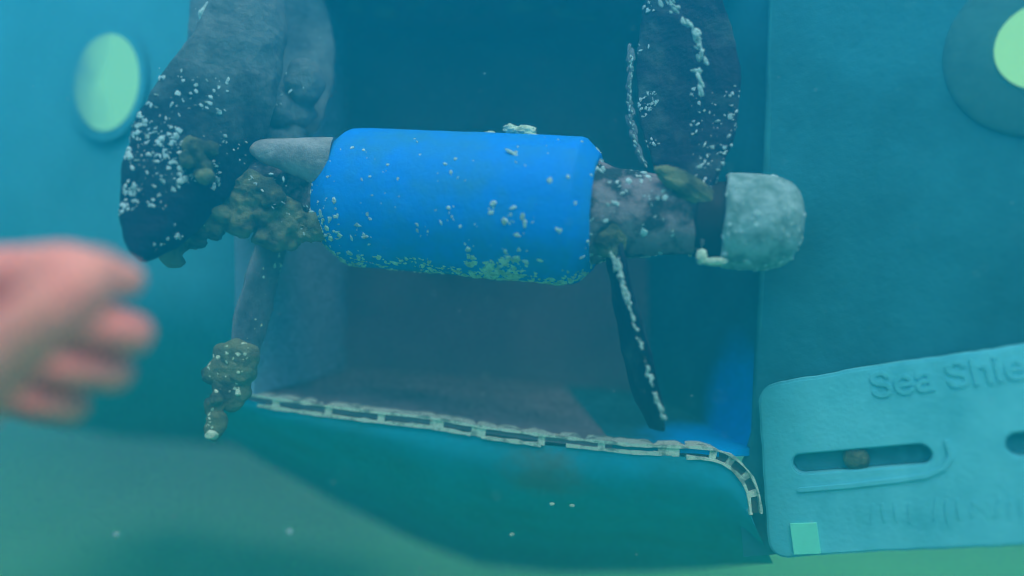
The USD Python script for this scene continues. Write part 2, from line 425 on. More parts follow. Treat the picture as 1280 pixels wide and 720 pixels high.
part(hull, 'laminate_skin', ribbon(0, 3.4, 0.0, 0.02, 3.6, seed=3), m_skin, 'thin pale upper skin of the laminate lip')
for a, b in ((4, 66), (68, 86), (92, 120), (126, 160)):
    part(hull, 'laminate_skin', cat([ribbon(wpx[(a + b) // 2] - 3.4, wpx[(a + b) // 2] + 0.4, 0.0, 0.02, 3.4, a, b, seed=a)]), m_skin, 'thin pale lower skin of the laminate lip')
a = np.array([[lip(i, 3.2, 0.004), lip(i, wpx[i] - 2.6, 0.004)] for i in range(160)])
part(hull, 'laminate_core', slab(a, np.array([0, 0.02, 0])), m_core, 'dark recessed core between the lip skins')
arc = np.r_[0, np.cumsum(np.linalg.norm(np.diff(tp, axis=0), axis=1))]
webs = [(346, 9), (413, 11), (476, 12), (546, 14), (598, 20), (680, 13), (755, 12), (833, 18), (846, 8), (894, 12)]
for x, w in webs:
    i = int(np.argmin(np.abs(tp[:, 0] - x) + (np.arange(160) > 140) * 99))
    h = max(1, int(round(w / 2 / (arc[-1] / 160))))
    part(hull, 'laminate_web', ribbon(1.5, wpx[i] - 1.0, 0.0012, 0.015, 3.0, max(i - h, 0), min(i + h + 1, 160), seed=x), m_skin)
for i in (140, 147, 153):
    part(hull, 'laminate_web', ribbon(1.5, wpx[i] - 1.0, 0.0014, 0.015, 3.0, i - 1, i + 2, seed=i), m_skin)

# recess floor, back wall, sides, ceiling
YB = 0.90
fl = []
for i in range(0, 136, 3):
    a = lip(i, 1.0, 0.003); b = np.array([np.interp(a[0], [-0.25, 0.21], [-0.212, 0.165]), YB, np.interp(a[0], [-0.25, 0.21], [-0.098, -0.128])])
    fl.append([a + (b - a) * s for s in np.linspace(0, 1, 16)])
ed = rightplane(943, 562, -0.004); eb = np.array([0.168, YB, -0.130])
fl.append([ed + (eb - ed) * s for s in np.linspace(0, 1, 16)])
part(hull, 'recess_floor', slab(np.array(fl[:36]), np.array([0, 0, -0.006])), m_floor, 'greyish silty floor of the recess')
ZT = 0.315


def wall(x0, y0, x1, y1, z0, z1, th, n=16, seed=0, bulge=0.0):
    g = np.array([[[x0 + (x1 - x0) * s, y0 + (y1 - y0) * s, z0 + (z1 - z0) * t] for t in np.linspace(0, 1, n)] for s in np.linspace(0, 1, n)])
    nn = unit(np.cross([x1 - x0, y1 - y0, 0], [0, 0, 1]))
    s = np.linspace(0, 1, n)
    g = g + nn * (bulge * 4 * s * (1 - s))[:, None, None] + nn * 0.004 * (fbm(g * 8, 3, seed) - 0.5)[..., None]
    return slab(g, th * nn)


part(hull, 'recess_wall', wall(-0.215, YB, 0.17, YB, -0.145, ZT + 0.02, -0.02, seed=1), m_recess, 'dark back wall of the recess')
part(hull, 'recess_wall', wall(-0.2335, 0.665, -0.2045, YB - 0.002, -0.0965, ZT + 0.02, -0.02, seed=2, bulge=0.010), m_jamb, 'lighter curved left side wall of the recess')
jy = np.linspace(-140, 566, 30)
jm = np.array([[np.array([0.167, YB - 0.002, ZT + 0.02 + (-0.135 - ZT - 0.02) * k / 29]) * (1 - t) + rightplane(edge_x(y), y, -0.006) * t for t in np.linspace(0, 1, 20)] for k, y in enumerate(jy)])
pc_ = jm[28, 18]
m_wallR = usdkit.material(stage, '/World/Looks/teal_wall_with_blue_patch', {
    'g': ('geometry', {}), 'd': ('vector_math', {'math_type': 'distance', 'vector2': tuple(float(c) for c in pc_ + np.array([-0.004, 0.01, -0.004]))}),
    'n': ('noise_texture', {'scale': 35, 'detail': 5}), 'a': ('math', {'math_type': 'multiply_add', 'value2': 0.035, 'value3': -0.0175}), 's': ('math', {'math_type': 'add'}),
    'm': ('map_range', {'from_min': 0.045, 'from_max': 0.100, 'to_min': 1.0, 'to_max': 0.0, 'clamp': True, 'range_type': 'smoothstep'}),  # soft-edged blue patch mixed into the teal round the low front corner
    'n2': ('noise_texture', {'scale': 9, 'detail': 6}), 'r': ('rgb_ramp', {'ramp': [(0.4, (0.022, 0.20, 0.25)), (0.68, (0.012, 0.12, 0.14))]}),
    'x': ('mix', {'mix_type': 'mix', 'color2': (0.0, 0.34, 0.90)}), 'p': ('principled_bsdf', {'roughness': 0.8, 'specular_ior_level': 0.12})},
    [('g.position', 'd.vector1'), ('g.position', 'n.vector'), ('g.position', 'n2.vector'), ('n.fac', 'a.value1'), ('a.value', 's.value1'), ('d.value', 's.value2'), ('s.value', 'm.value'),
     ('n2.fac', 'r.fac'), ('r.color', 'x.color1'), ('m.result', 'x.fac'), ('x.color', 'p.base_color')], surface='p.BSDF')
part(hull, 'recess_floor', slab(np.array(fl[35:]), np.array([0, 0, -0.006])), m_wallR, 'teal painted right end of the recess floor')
part(hull, 'recess_wall', slab(jm, np.array([0.012, 0.006, 0])), m_wallR, 'teal right side wall of the recess with a bright blue patch low down')
cl = np.array([[[x, y, ZT - 0.02 * (x + 0.25) + 0.004 * math.sin(30 * x)] for y in np.linspace(0.66, YB, 10)] for x in np.linspace(-0.25, 0.21, 40)])
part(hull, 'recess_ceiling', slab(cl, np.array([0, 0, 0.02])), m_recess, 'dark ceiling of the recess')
# left transom, going away to the left
lt = np.array([[P(322 + s * (-560), y, 1.0) * (0.672 + 0.30 * s ** 0.8) for y in np.linspace(-150, 545 + 0 * s, 24)] for s in np.linspace(0, 1, 28)])
lt[:, :, 1] += 0.0
for k, s in enumerate(np.linspace(0, 1, 28)):
    zt, zb = 0.42, -0.36
    lt[k, :, 2] = np.linspace(zt, zb, 24)
    dz = np.maximum(0, -0.02 - lt[k, :, 2]) / 0.40
    lt[k, :, 1] += 1.0 * dz ** 1.5
part(hull, 'transom_panel', slab(lt, np.array([0, 0.03, 0])), m_hull_left, 'pale blue hull face left of the recess')
# lower hull below the lip: turns under towards a soft bilge edge
bot = resample([(262, 535), (330, 578), (420, 628), (520, 676), (600, 706), (700, 716), (820, 714), (966, 704)], 80)
sel = np.linspace(0, 159, 80).astype(int)
lo = []
for k, i in enumerate(sel):
    a = lip(i, wpx[i] - 0.5, 0.002)
    b = P(bot[k, 0], bot[k, 1], np.interp(bot[k, 0], [262, 400, 700, 880, 960], [0.95, 1.15, 1.15, 0.88, 0.65]))
    col = []
    for s in np.linspace(0, 1, 26):
        p = a + (b - a) * s
        p[0], p[2] = P(*(np.array([a[0] / a[1], a[2] / a[1]]) * (1 - s) + np.array([b[0] / b[1], b[2] / b[1]]) * s) * [F, -F] + [640, 360], a[1] + (b[1] - a[1]) * s ** 3)[[0, 2]]
        p[1] = a[1] + (b[1] - a[1]) * s ** 3
        col.append(p)
    lo.append(col)
lo = np.array(lo)
lo[..., 1] += 0.006 * (fbm(lo * 9, 4, 4) - 0.5)
low = part(hull, 'lower_hull', slab(lo, np.array([0, 0.03, -0.002])), m_low, 'blue green lower hull below the pale laminate lip')

# ------------------------------------------------------------------ thruster
thr = thing('stern_thruster', 'blue cylindrical thruster housing with a fouled propeller on each end', 'boat thruster', P(573, 255, 0.62))
C0 = P(573, 255, 0.62)
AX = unit([0.41, -0.095, -0.036])


def at_px(px):
    k = (px - 640) / F
    return (k * C0[1] - C0[0]) / (AX[0] - k * AX[1])


tl, tr = at_px(419), at_px(747)
prof = [(tl + 0.001, 0.0), (tl + 0.001, 0.040), (tl, 0.0445)]
prof += [(tl + 0.002, 0.047), (tl + 0.018, 0.0585), (tl + 0.021, 0.0598), (tl + 0.026, 0.0602)]
prof += [(t, 0.0602) for t in np.linspace(tl + 0.032, tr - 0.022, 40)]
prof += [(tr - 0.016, 0.0600), (tr - 0.012, 0.0588), (tr - 0.001, 0.0480), (tr, 0.0455), (tr - 0.001, 0.040), (tr - 0.001, 0.0)]
cyl = lathe(C0, AX, prof, 96)
cyl.vertices = cyl.vertices + cyl.vertex_normals * ((fbm(cyl.vertices * 35, 4, 11) - 0.5) * 0.0022)[:, None]
UPV = unit(np.array([0, 0, 1.0]) - AX[2] * AX); FRV = np.cross(UPV, AX); FRV = FRV if FRV[1] < 0 else -FRV
hs = part(thr, 'gear_housing', cyl, m_blue, 'bright blue painted cylindrical housing')
TOCAM = unit(-C0)


def low_on_cyl(lo_, hi_, x0=-9, x1=9):
    def f_(p, n):
        d = p - C0; h = d @ UPV; t = d @ AX
        return (h > lo_) & (h < hi_) & (t > x0) & (t < x1) & (d @ FRV > -0.005)
    return f_


crust = [barnacles(cyl, 420, 0.0026, low_on_cyl(-0.07, -0.049), 1, 0.47, 60),
         barnacles(cyl, 420, 0.0032, low_on_cyl(-0.07, -0.042, 0.02, 0.115), 2, 0.48, 60),
         barnacles(cyl, 200, 0.0025, low_on_cyl(-0.06, -0.020, -0.2, tl + 0.035), 7, 0.48, 60)]
part(hs, 'barnacle_crust', cat(crust), m_shell2, 'yellowish crust along the bottom of the housing', False, 'stuff')
crust = [barnacles(cyl, 150, 0.0030, low_on_cyl(-0.05, 0.02), 3, 0.60, 70), barnacles(cyl, 70, 0.0022, low_on_cyl(-0.04, 0.055), 4, 0.40, 40),
         barnacles(cyl, 110, 0.0030, low_on_cyl(-0.040, -0.010, 0.01, 0.09), 5, 0.58, 60), barnacles(cyl, 80, 0.0032, low_on_cyl(-0.05, 0.03, -0.2, tl + 0.035), 6, 0.54, 60)]
flake = lump(C0 + AX * at_px(652) + FRV * 0.0485 + UPV * 0.037, (0.0062, 0.0012, 0.0016), 3, 0.3, axes=[AX * 0.9 - UPV * 0.43, FRV, UPV])
part(hs, 'barnacle', flake, m_shell, 'elongated white flake on the blue housing')
part(hs, 'barnacle_crust', cat(crust), m_shell, 'white specks of barnacle on the blue housing', False, 'stuff')
tuft = cat([lump(C0 + AX * at_px(x) + UPV * (0.060 + h) + np.array([0, 0.014, 0]), (rx, 0.005, rz), k, 0.45, 2.2, 3) for k, (x, h, rx, rz) in enumerate([(604, 0.001, 0.008, 0.004), (630, 0.008, 0.007, 0.004), (648, 0.007, 0.010, 0.0045), (655, 0.003, 0.007, 0.003)])])
part(hs, 'growth_tuft', tuft, m_shell2, 'pale tuft of growth on top of the blue housing', 40)

# leg that carries the housing on the back wall
leg = tube([C0 + np.array([0, 0.03, 0.0]), C0 + np.array([0, 0.16, 0.05]), np.array([C0[0], YB, 0.16])], [0.032, 0.028, 0.034], 20)
part(thr, 'mounting_leg', leg, m_recess)

# hubs
def hubmesh(p0, p1, rads, seed, n=40):
    t0, t1 = at_px(p0), at_px(p1)
    t = np.linspace(t0, t1, 24); r = np.interp(np.linspace(0, 1, 24), np.linspace(0, 1, len(rads)), rads)
    pr = [(t0, 0.0)] + list(zip(t, r)) + [(t1, 0.0)]
    m = lathe(C0, AX, pr, n)
    m.vertices = m.vertices + m.vertex_normals * ((fbm(m.vertices * 55, 4, seed) - 0.5) * 0.007)[:, None]
    return m


hl = hubmesh(306, 421, [0.026, 0.034, 0.036, 0.038, 0.043], 21)
hubL = part(thr, 'propeller_hub', hl, m_grey, 'grey fouled hub left of the blue housing')
hr = hubmesh(744, 893, [0.043, 0.036, 0.033, 0.031, 0.029, 0.027], 22)
hubR = part(thr, 'propeller_hub', hr, m_grey, 'grey fouled hub right of the blue housing')
part(hubR, 'barnacle_crust', cat([barnacles(hr, 150, 0.0034, lambda p, n: n[:, 1] < 0.3, 23, 0.52, 70), barnacles(hr, 60, 0.0032, lambda p, n: (n[:, 1] < 0.3) & ((p - C0) @ UPV > 0.0), 24, 0.4, 50)]), m_shell, None, False, 'stuff')
part(hubL, 'barnacle_crust', barnacles(hl, 40, 0.0022, lambda p, n: n[:, 1] < 0.3, 25, 0.55, 70), m_shell2, None, False, 'stuff')
kn = tube(resample([P(311, 186, 0.60), P(322, 187, 0.60), P(350, 192, 0.602), P(412, 204, 0.61)], 24), np.r_[0.002, np.interp(np.linspace(0, 1, 23), [0, 0.1, 0.4, 1], [0.005, 0.0085, 0.013, 0.022])], 24)
kn.vertices = kn.vertices + (fbm(kn.vertices * 70, 4, 91) - 0.5)[:, None] * 0.003
part(hubL, 'shaft_cone', kn, M('pale_cone', (0.26, 0.34, 0.35), 0.85, (0.13, 0.19, 0.20), 45, 0.42, 0.62, 0.6, 220), 'pale beige cone left of the blue housing', 50)

# left propeller: one blade swings towards the camera, one up, one down
bA = edge_blade([(174, 326), (157, 300), (148, 270), (148, 235), (156, 198), (167, 160), (183, 122), (204, 85), (230, 56), (254, 22), (278, -45)],
                [(178, 327), (205, 320), (236, 300), (266, 268), (300, 225), (328, 180), (345, 135), (354, 90), (358, 45), (356, 0), (345, -48)], (0.545, 0.585), (0.56, 0.655), 0.016, 0.010, 31, 0.004)
m_bladeA = usdkit.material(stage, '/World/Looks/half_silted_blade', {
    'g': ('geometry', {}), 'x': ('separate_xyz', {}),
    'n': ('noise_texture', {'scale': 24, 'detail': 7, 'roughness': 0.68}),
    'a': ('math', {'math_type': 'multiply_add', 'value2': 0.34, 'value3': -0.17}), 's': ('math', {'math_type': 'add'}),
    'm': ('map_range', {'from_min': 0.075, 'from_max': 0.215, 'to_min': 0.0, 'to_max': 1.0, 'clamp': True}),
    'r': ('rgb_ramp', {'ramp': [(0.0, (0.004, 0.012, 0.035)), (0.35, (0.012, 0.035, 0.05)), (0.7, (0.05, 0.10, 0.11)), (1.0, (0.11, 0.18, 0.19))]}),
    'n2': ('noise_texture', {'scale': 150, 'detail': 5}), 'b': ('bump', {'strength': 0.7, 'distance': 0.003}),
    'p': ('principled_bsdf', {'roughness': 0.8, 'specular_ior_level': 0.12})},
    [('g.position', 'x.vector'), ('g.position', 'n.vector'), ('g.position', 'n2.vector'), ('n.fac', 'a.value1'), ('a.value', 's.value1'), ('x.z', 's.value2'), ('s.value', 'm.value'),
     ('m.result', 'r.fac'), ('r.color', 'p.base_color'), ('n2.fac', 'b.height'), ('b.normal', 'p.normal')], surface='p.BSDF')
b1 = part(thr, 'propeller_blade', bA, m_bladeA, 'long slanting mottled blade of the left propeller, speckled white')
crA = [barnacles(bA, 300, 0.0027, lambda p, n: (n[:, 1] < 0.2) & (p[:, 2] < 0.165) & (p[:, 0] / p[:, 1] * F + 640 < 275), 32, 0.56, 45), barnacles(bA, 130, 0.0024, lambda p, n: (n[:, 1] < 0.4) & (p[:, 2] > 0.06) & (p[:, 2] < 0.17) & (p[:, 0] / p[:, 1] * F + 640 < 285), 33, 0.50, 45)]
part(b1, 'barnacle_crust', cat(crA), m_shell, 'white barnacles scattered over the dark blade', False, 'stuff')
part(b1, 'growth_patch', mass([([(225, 185), (250, 165), (268, 180), (262, 225), (235, 215)], 0.560, 0.005, 12)], 26, 0.003, 0.003, 160, 12), m_growth, 'brownish growth patch beside the hub', 60)
part(hubL, 'shell_flecks', cat([spec_line([(262, 70), (300, 150), (350, 90)], 0.625, 0.0012, 700, 26, 40, 0.3), spec_line([(265, 165), (330, 240), (390, 285)], 0.585, 0.0012, 760, 16, 46, 0.3), spec_line([(325, 120), (350, 132)], 0.625, 0.0016, 820, 5, 10, 0.4), spec_line([(255, 170), (290, 185)], 0.585, 0.0018, 840, 4, 12, 0.4)]), m_shell, None, 60, 'stuff')
bB = blade(P(338, 190, 0.655), P(318, -75, 0.69), [1, 0.25, 0.0], [0.06, 0.10, 0.122, 0.130, 0.125, 0.105, 0.05], 0.014, camber=0.03, seed=34, rough=0.003)
b2 = part(thr, 'propeller_blade', bB, m_silt, 'upright silted grey blade of the left propeller')
part(b2, 'growth_knob', cat([lump(P(267, 24, 0.64), (0.011, 0.010, 0.015), 9, 0.35, 2.0), lump(P(278, 40, 0.645), (0.010, 0.009, 0.008), 10, 0.35, 2.0)]), m_flake, 'pale knob of growth at the edge of the upright blade', 50)
part(b2, 'barnacle_crust', barnacles(bB, 40, 0.0024, lambda p, n: n[:, 1] < 0.1, 35, 0.56, 60), m_shell, None, False, 'stuff')
bC = blade(P(352, 270, 0.63), P(300, 470, 0.60), [0.25, 1, 0.0], [0.05, 0.046, 0.044, 0.046, 0.05, 0.04, 0.02], 0.012, camber=-0.02, seed=36, rough=0.002)
b3 = part(thr, 'propeller_blade', bC, m_blade2, 'lower blade of the left propeller seen edge on')
clump = mass([([(272, 440), (312, 436), (316, 490), (280, 492), (268, 465)], 0.585, 0.010, 26), ([(260, 495), (278, 495), (272, 540), (262, 540)], 0.575, 0.0055, 12), ([(280, 490), (305, 488), (300, 505), (282, 508)], 0.585, 0.007, 8)], 17, 0.0022, 0.003, 150, 8)
gc = part(b3, 'growth_clump', clump, m_growth, 'lumpy brown growth hanging from the blade tip', 50)
part(b3, 'barnacle_crust', cat([barnacles(clump, 46, 0.0026, lambda p, n: (n[:, 1] < 0.2) & (n[:, 0] < 0.3), 37, 0.5, 70), barnacles(bC, 26, 0.0022, lambda p, n: n[:, 0] > 0.1, 38, 0.45, 80), lump(P(265, 543, 0.571), (0.005, 0.005, 0.004), 3, 0.3, 2, 3)]), m_shell2, None, False, 'stuff')
part(hubL, 'growth_mass', mass([([(262, 215), (325, 225), (350, 258), (335, 278), (285, 278), (260, 250)], 0.600, 0.010, 44), ([(300, 255), (395, 262), (400, 300), (330, 300)], 0.605, 0.010, 18), ([(195, 325), (262, 262), (290, 270), (225, 320)], 0.59, 0.007, 16)], 15, 0.005, 0.0025, 150), m_growth, 'soft green brown growth round the left hub', 60)
part(hubL, 'growth_mass', mass([([(300, 110), (385, 100), (380, 170), (350, 210), (300, 205)], 0.648, 0.014, 40)], 16, 0.005, 0.004, 90, 40), m_silt, 'grey silty growth above the left hub', 60)

# right propeller
bD = blade(P(866, 268, 0.556), P(846, -42, 0.60), [1, -0.45, 0.0], [0.018, 0.035, 0.058, 0.072, 0.079, 0.082, 0.080, 0.072, 0.056, 0.025], 0.013, camber=0.05, seed=41, rough=0.004)
b4 = part(thr, 'propeller_blade', bD, m_blade, 'upright dark blade of the right propeller')


crD = [barnacles(bD, 110, 0.0022, lambda p, n: (n[:, 1] < 0.2) & (p[:, 0] < 0.118) & (p[:, 2] > 0.1), 42, 0.55, 60), barnacles(bD, 130, 0.0022, lambda p, n: (n[:, 1] < 0.3) & (p[:, 2] < 0.16) & (p[:, 0] > 0.14), 43, 0.47, 60)]
part(b4, 'barnacle_crust', cat(crD), m_shell, 'white barnacles along the blade edges', False, 'stuff')
ridge = [spec_line([(855, 24), (867, 36), (875, 58), (877, 76)], 0.562, 0.0020, 500, 2.0, 50, 0.3), spec_line([(870, 86), (876, 100), (876, 116)], 0.562, 0.0024, 540, 1.5, 26, 0.4), spec_line([(832, -4), (842, 10), (846, 14)], 0.566, 0.0018, 570, 4.0, 16, 0.4), spec_line([(789, 70), (787, 120), (790, 160), (797, 190), (808, 205)], 0.583, 0.0012, 590, 1.2, 60, 0.3)]
ridge_silt = cat([spec_line([(787, 60), (786, 120), (790, 165), (800, 195)], 0.586, 0.0028, 640, 1.5, 70, 0.4)])
part(b4, 'silted_edge', ridge_silt, m_blade2, 'pale silted rim of the dark blade', 60, 'stuff')
for r_ in ridge:
    part(b4, 'growth_streak', r_, m_flake, 'white calcareous streak on the dark blade', 60, 'stuff')
bE = blade(P(766, 300, 0.57), P(821, 536, 0.57), [0.42, -1, -0.15], [0.024, 0.028, 0.032, 0.038, 0.043, 0.045, 0.040, 0.02], 0.008, camber=0.02, seed=44, rough=0.002)
b5 = part(thr, 'propeller_blade', bE, m_blade, 'lower dark blade of the right propeller with a white edge')
edge = [(764, 318), (774, 342), (782, 372), (792, 402), (802, 432), (812, 470), (822, 500), (831, 523)]
part(b5, 'crust_edge', cat([spec_line(edge, 0.545, 0.0016, 300, 1.2, 80, 0.3), spec_line([(769, 326), (778, 350), (786, 380)], 0.547, 0.0028, 360, 1.6, 26, 0.4), spec_line([(808, 455), (820, 495), (829, 520)], 0.546, 0.0024, 420, 1.4, 20, 0.4)]), m_flake, 'broken white crust along the leading edge of the blade', 50)
part(hubR, 'growth_mass', cat([lump(P(762, 296, 0.565), (0.013, 0.010, 0.016), 45, 0.3, 1.8), lump(P(862, 236, 0.555), (0.028, 0.010, 0.010), 46, 0.35, 1.8, axes=[unit([0.85, 0, -0.5]), [0, 1, 0], unit([0.5, 0, 0.85])])]), m_growth, 'brown growth at the root of the blades', 60)

# shaft end: dark washer and pale anode cap
t0 = at_px(866); t1 = at_px(903); t2 = at_px(1004)
part(thr, 'shaft_washer', lathe(C0, AX, [(t0, 0), (t0, 0.026), (t0 + 0.003, 0.030), (t1 - 0.002, 0.030), (t1 + 0.004, 0.030), (t1 + 0.004, 0)], 48), m_black, 'black gap and washer before the cap')
L = t2 - t1
capp = [(t1 + 0.012, 0.0), (t1 + 0.012, 0.031), (t1 + 0.0005, 0.0325), (t1, 0.0345), (t1 + 0.001, 0.0362)] + [(t1 + L * s, 0.0372 * (1 - max(0, (s - 0.35) / 0.65) ** 3.2) ** 0.42) for s in np.linspace(0.04, 0.985, 30)] + [(t1 + L, 0.0)]
cap = lathe(C0, AX, capp, 72)
cap.vertices = cap.vertices + cap.vertex_normals * ((fbm(cap.vertices * 70, 4, 51) - 0.5) * 0.0022)[:, None]
cp = part(thr, 'shaft_anode', cap, m_cap, 'pale rounded zinc cap on the right shaft end')
part(cp, 'barnacle_crust', barnacles(cap, 150, 0.0032, lambda p, n: n[:, 1] < 0.3, 52, 0.50, 60), m_shell, None, False, 'stuff')
part(cp, 'pale_lip', cat([lump(P(877, 321, 0.545), (0.004, 0.004, 0.006), 55, 0.3, 2, 3), lump(P(893, 327, 0.545), (0.010, 0.004, 0.003), 56, 0.3, 2, 3)]), m_shell2, 'pale crust under the rim of the cap')

# growth on the hull ceiling edge
cg = []
g = np.random.default_rng(77)
for x, y, w, h in [(440, 8, 30, 10), (478, 14, 26, 10), (520, 6, 22, 6), (560, 8, 16, 5), (655, 8, 40, 7), (705, 14, 24, 9), (735, 20, 26, 6), (782, 16, 7, 7), (770, 48, 10, 9), (600, 12, 14, 4)]:
    cg.append(lump(P(x, y, 0.80), (w / F * 0.8 * 0.6, 0.006, h / F * 0.8 * 0.6 + 0.003), int(g.integers(99)), 0.5, 2.2, 3))
part(hull, 'growth_fringe', cat(cg), m_growth, 'pale growth hanging along the recess ceiling', 50)
sp = []
for x, y, Y in [(640, 392, 0.908), (720, 305, 0.908), (480, 45, 0.908), (540, 120, 0.908), (460, 115, 0.908), (610, 375, 0.908), (495, 465, 0.87), (608, 470, 0.88), (730, 240, 0.908), (690, 630, 0.637), (715, 632, 0.637), (640, 668, 0.655)]:
    sp.append(lump(P(x, y, Y - 0.012), (0.0022, 0.001, 0.0013), x, 0.4, 2, 2))
part(hull, 'barnacle_crust', cat(sp), m_shell2, None, False, 'stuff')

# ------------------------------------------------------------------ slotted zinc anode on the right transom
an = thing('hull_anode', 'pale slotted zinc plate with raised lettering bolted to the hull at right', 'anode', AO)


def on_plate(px, py):
    d = P(px, py, 1.0); p = d * (np.dot(AO, AN) / np.dot(d, AN)) - AO
    return np.array([p @ AU, p @ AV])


def to_world(m, w0=0.0):
    v = m.vertices
    return trimesh.Trimesh(AO + v[:, :1] * AU + v[:, 1:2] * AV + (v[:, 2:3] + w0) * AN, m.faces if np.dot(np.cross(AU, AV), AN) > 0 else m.faces[:, ::-1], process=False)


ol = [(948, 500), (955, 484), (975, 478), (1090, 458), (1280, 431), (1480, 400), (1480, 668), (1280, 682), (1100, 690), (985, 697), (966, 694), (960, 680)]
poly = Polygon([on_plate(*p) for p in ol]).buffer(-0.010).buffer(0.010).segmentize(0.003)
poly = Polygon([(x + 0.0022 * (float(fbm(np.array([x * 90, y * 90, 0.3]), 3, 4)) - 0.5), y + 0.0022 * (float(fbm(np.array([x * 90, y * 90, 5.3]), 3, 4)) - 0.5)) for x, y in poly.exterior.coords])


def slotpoly(p0, p1, halfpx, ref):
    from shapely.geometry import LineString
    h = np.linalg.norm(on_plate(ref[0], ref[1] + halfpx) - on_plate(*ref))
    return LineString([on_plate(*p0), on_plate(*p1)]).buffer(h, 16)


s1 = slotpoly((1003, 580), (1150, 568), 12.5, (1075, 575))
s2 = slotpoly((1275, 556), (1440, 540), 15, (1275, 556))
plate = trimesh.creation.extrude_polygon(poly.difference(s1).difference(s2), 0.010, engine='earcut')
chamf = trimesh.creation.extrude_polygon(poly.buffer(-0.0018).difference(s1.buffer(0.001)).difference(s2.buffer(0.001)), 0.0112, engine='earcut')
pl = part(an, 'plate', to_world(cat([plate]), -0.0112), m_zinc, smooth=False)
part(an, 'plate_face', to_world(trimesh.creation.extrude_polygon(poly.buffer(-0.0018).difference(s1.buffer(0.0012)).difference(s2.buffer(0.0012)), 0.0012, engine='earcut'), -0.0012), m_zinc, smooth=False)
# hull bottom of the slots
for s in (s1, s2):
    part(an, 'slot_bed', to_world(trimesh.creation.extrude_polygon(s.buffer(-0.0004), 0.003, engine='earcut'), -0.0115), M('slot_silt', (0.04, 0.26, 0.32), 0.9, (0.025, 0.18, 0.22), 40), 'dark bed of the slot', False)
# raised rim below and right of the first slot
from shapely.geometry import LineString
rimline = LineString([on_plate(*p) for p in [(1000, 612), (1060, 607), (1120, 600), (1160, 594), (1180, 584), (1189, 570), (1184, 552)]]).buffer(0.0016, 8)
part(an, 'raised_rim', to_world(trimesh.creation.extrude_polygon(rimline, 0.0016, engine='earcut'), 0.0), m_zinc, smooth=False)
bc = on_plate(1070, 575)
bolt = trimesh.creation.revolve([[0, 0], [0.0095, 0], [0.0095, 0.002], [0.0075, 0.0045], [0.004, 0.006], [0, 0.0062]], sections=28)
bolt.apply_translation([bc[0], bc[1], -0.006])
part(an, 'bolt', to_world(bolt), m_growth, 'brownish round bolt head in the slot', 40)
# lettering
def letters(text, p0, p1, height_px, w0, depth=0.0011, bold=True):
    a, b = on_plate(*p0), on_plate(*p1)
    h = np.linalg.norm(on_plate(p0[0], p0[1] - height_px) - a)
    m = meshkit.text_mesh(text, h, depth, bold)
    d = (b - a) / np.linalg.norm(b - a)
    m.apply_scale([np.linalg.norm(b - a) / m.extents[0], 1, 1])
    R = np.eye(4); R[:2, 0] = d; R[:2, 1] = [-d[1], d[0]]; R[:2, 3] = a
    m.apply_transform(R)
    return to_world(m, w0)


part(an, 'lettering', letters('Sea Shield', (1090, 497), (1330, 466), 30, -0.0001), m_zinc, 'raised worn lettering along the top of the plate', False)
g = np.random.default_rng(5)
marks = []
for k, x in enumerate(np.linspace(1090, 1278, 13)):
    if k % 5 == 4: continue
    y = 640 - (x - 1090) * 0.05
    q0, q1 = on_plate(x, y + g.uniform(10, 14)), on_plate(x + g.uniform(-3, 3), y - g.uniform(6, 13))
    marks.append(LineString([q0, q1]).buffer(0.0011))
part(an, 'lettering', cat([to_world(trimesh.creation.extrude_polygon(q_, 0.0007, engine='earcut'), -0.0001) for q_ in marks]), m_zinc, 'faint worn marks along the bottom of the plate', False)
m_tab = M('pale_tab', (0.20, 0.90, 0.66), 0.6, (0.18, 0.84, 0.60), 40, bump=0.1)
tab = Polygon([on_plate(*p) for p in [(988, 654), (1021, 653), (1026, 691), (993, 692)]])
part(an, 'square_tab', to_world(trimesh.creation.extrude_polygon(tab, 0.0022, engine='earcut')), m_tab, 'small pale green square at the lower corner', False)

# ------------------------------------------------------------------ underwater lamps
m_lamp2 = usdkit.material(stage, '/World/Looks/lit_lens_with_faded_glow', {
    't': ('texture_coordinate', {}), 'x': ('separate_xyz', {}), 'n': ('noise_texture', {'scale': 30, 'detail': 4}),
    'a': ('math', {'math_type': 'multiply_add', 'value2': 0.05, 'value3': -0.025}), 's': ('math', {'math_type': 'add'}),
    'm': ('map_range', {'from_min': -0.052, 'from_max': 0.004, 'to_min': 0.0, 'to_max': 1.0, 'clamp': True}),  # fall-off of the lamp glow towards its left, painted into the lens
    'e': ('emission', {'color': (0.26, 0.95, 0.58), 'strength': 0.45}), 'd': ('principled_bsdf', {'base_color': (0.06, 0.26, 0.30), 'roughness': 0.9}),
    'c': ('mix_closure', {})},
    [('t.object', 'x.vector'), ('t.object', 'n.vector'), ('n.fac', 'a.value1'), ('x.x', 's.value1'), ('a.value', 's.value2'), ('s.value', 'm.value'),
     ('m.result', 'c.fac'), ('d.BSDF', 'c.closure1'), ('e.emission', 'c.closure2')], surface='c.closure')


def lamp(center, normal, r_lens, r_flange, label, lens=m_lamp):
    n = unit(normal)
    t = thing('underwater_lamp', label, 'lamp', center, 'round lit lamps on the hull')
    part(t, 'flange', lathe(center, n, [(-0.006, 0), (-0.006, r_flange), (-0.0035, r_flange * 0.99), (-0.001, r_flange * 0.93), (0.0035, r_lens * 1.2), (0.0035, r_lens * 1.05), (0.003, 0)], 64), m_hull_left if lens is m_lamp2 else m_flange, 'dull round flange')
    part(t, 'lens', lathe(center, n, [(0.0034, 0), (0.0034, r_lens), (0.006, r_lens * 0.97), (0.009, r_lens * 0.75), (0.0105, r_lens * 0.4), (0.011, 0)], 64), lens, 'bright pale green lens')


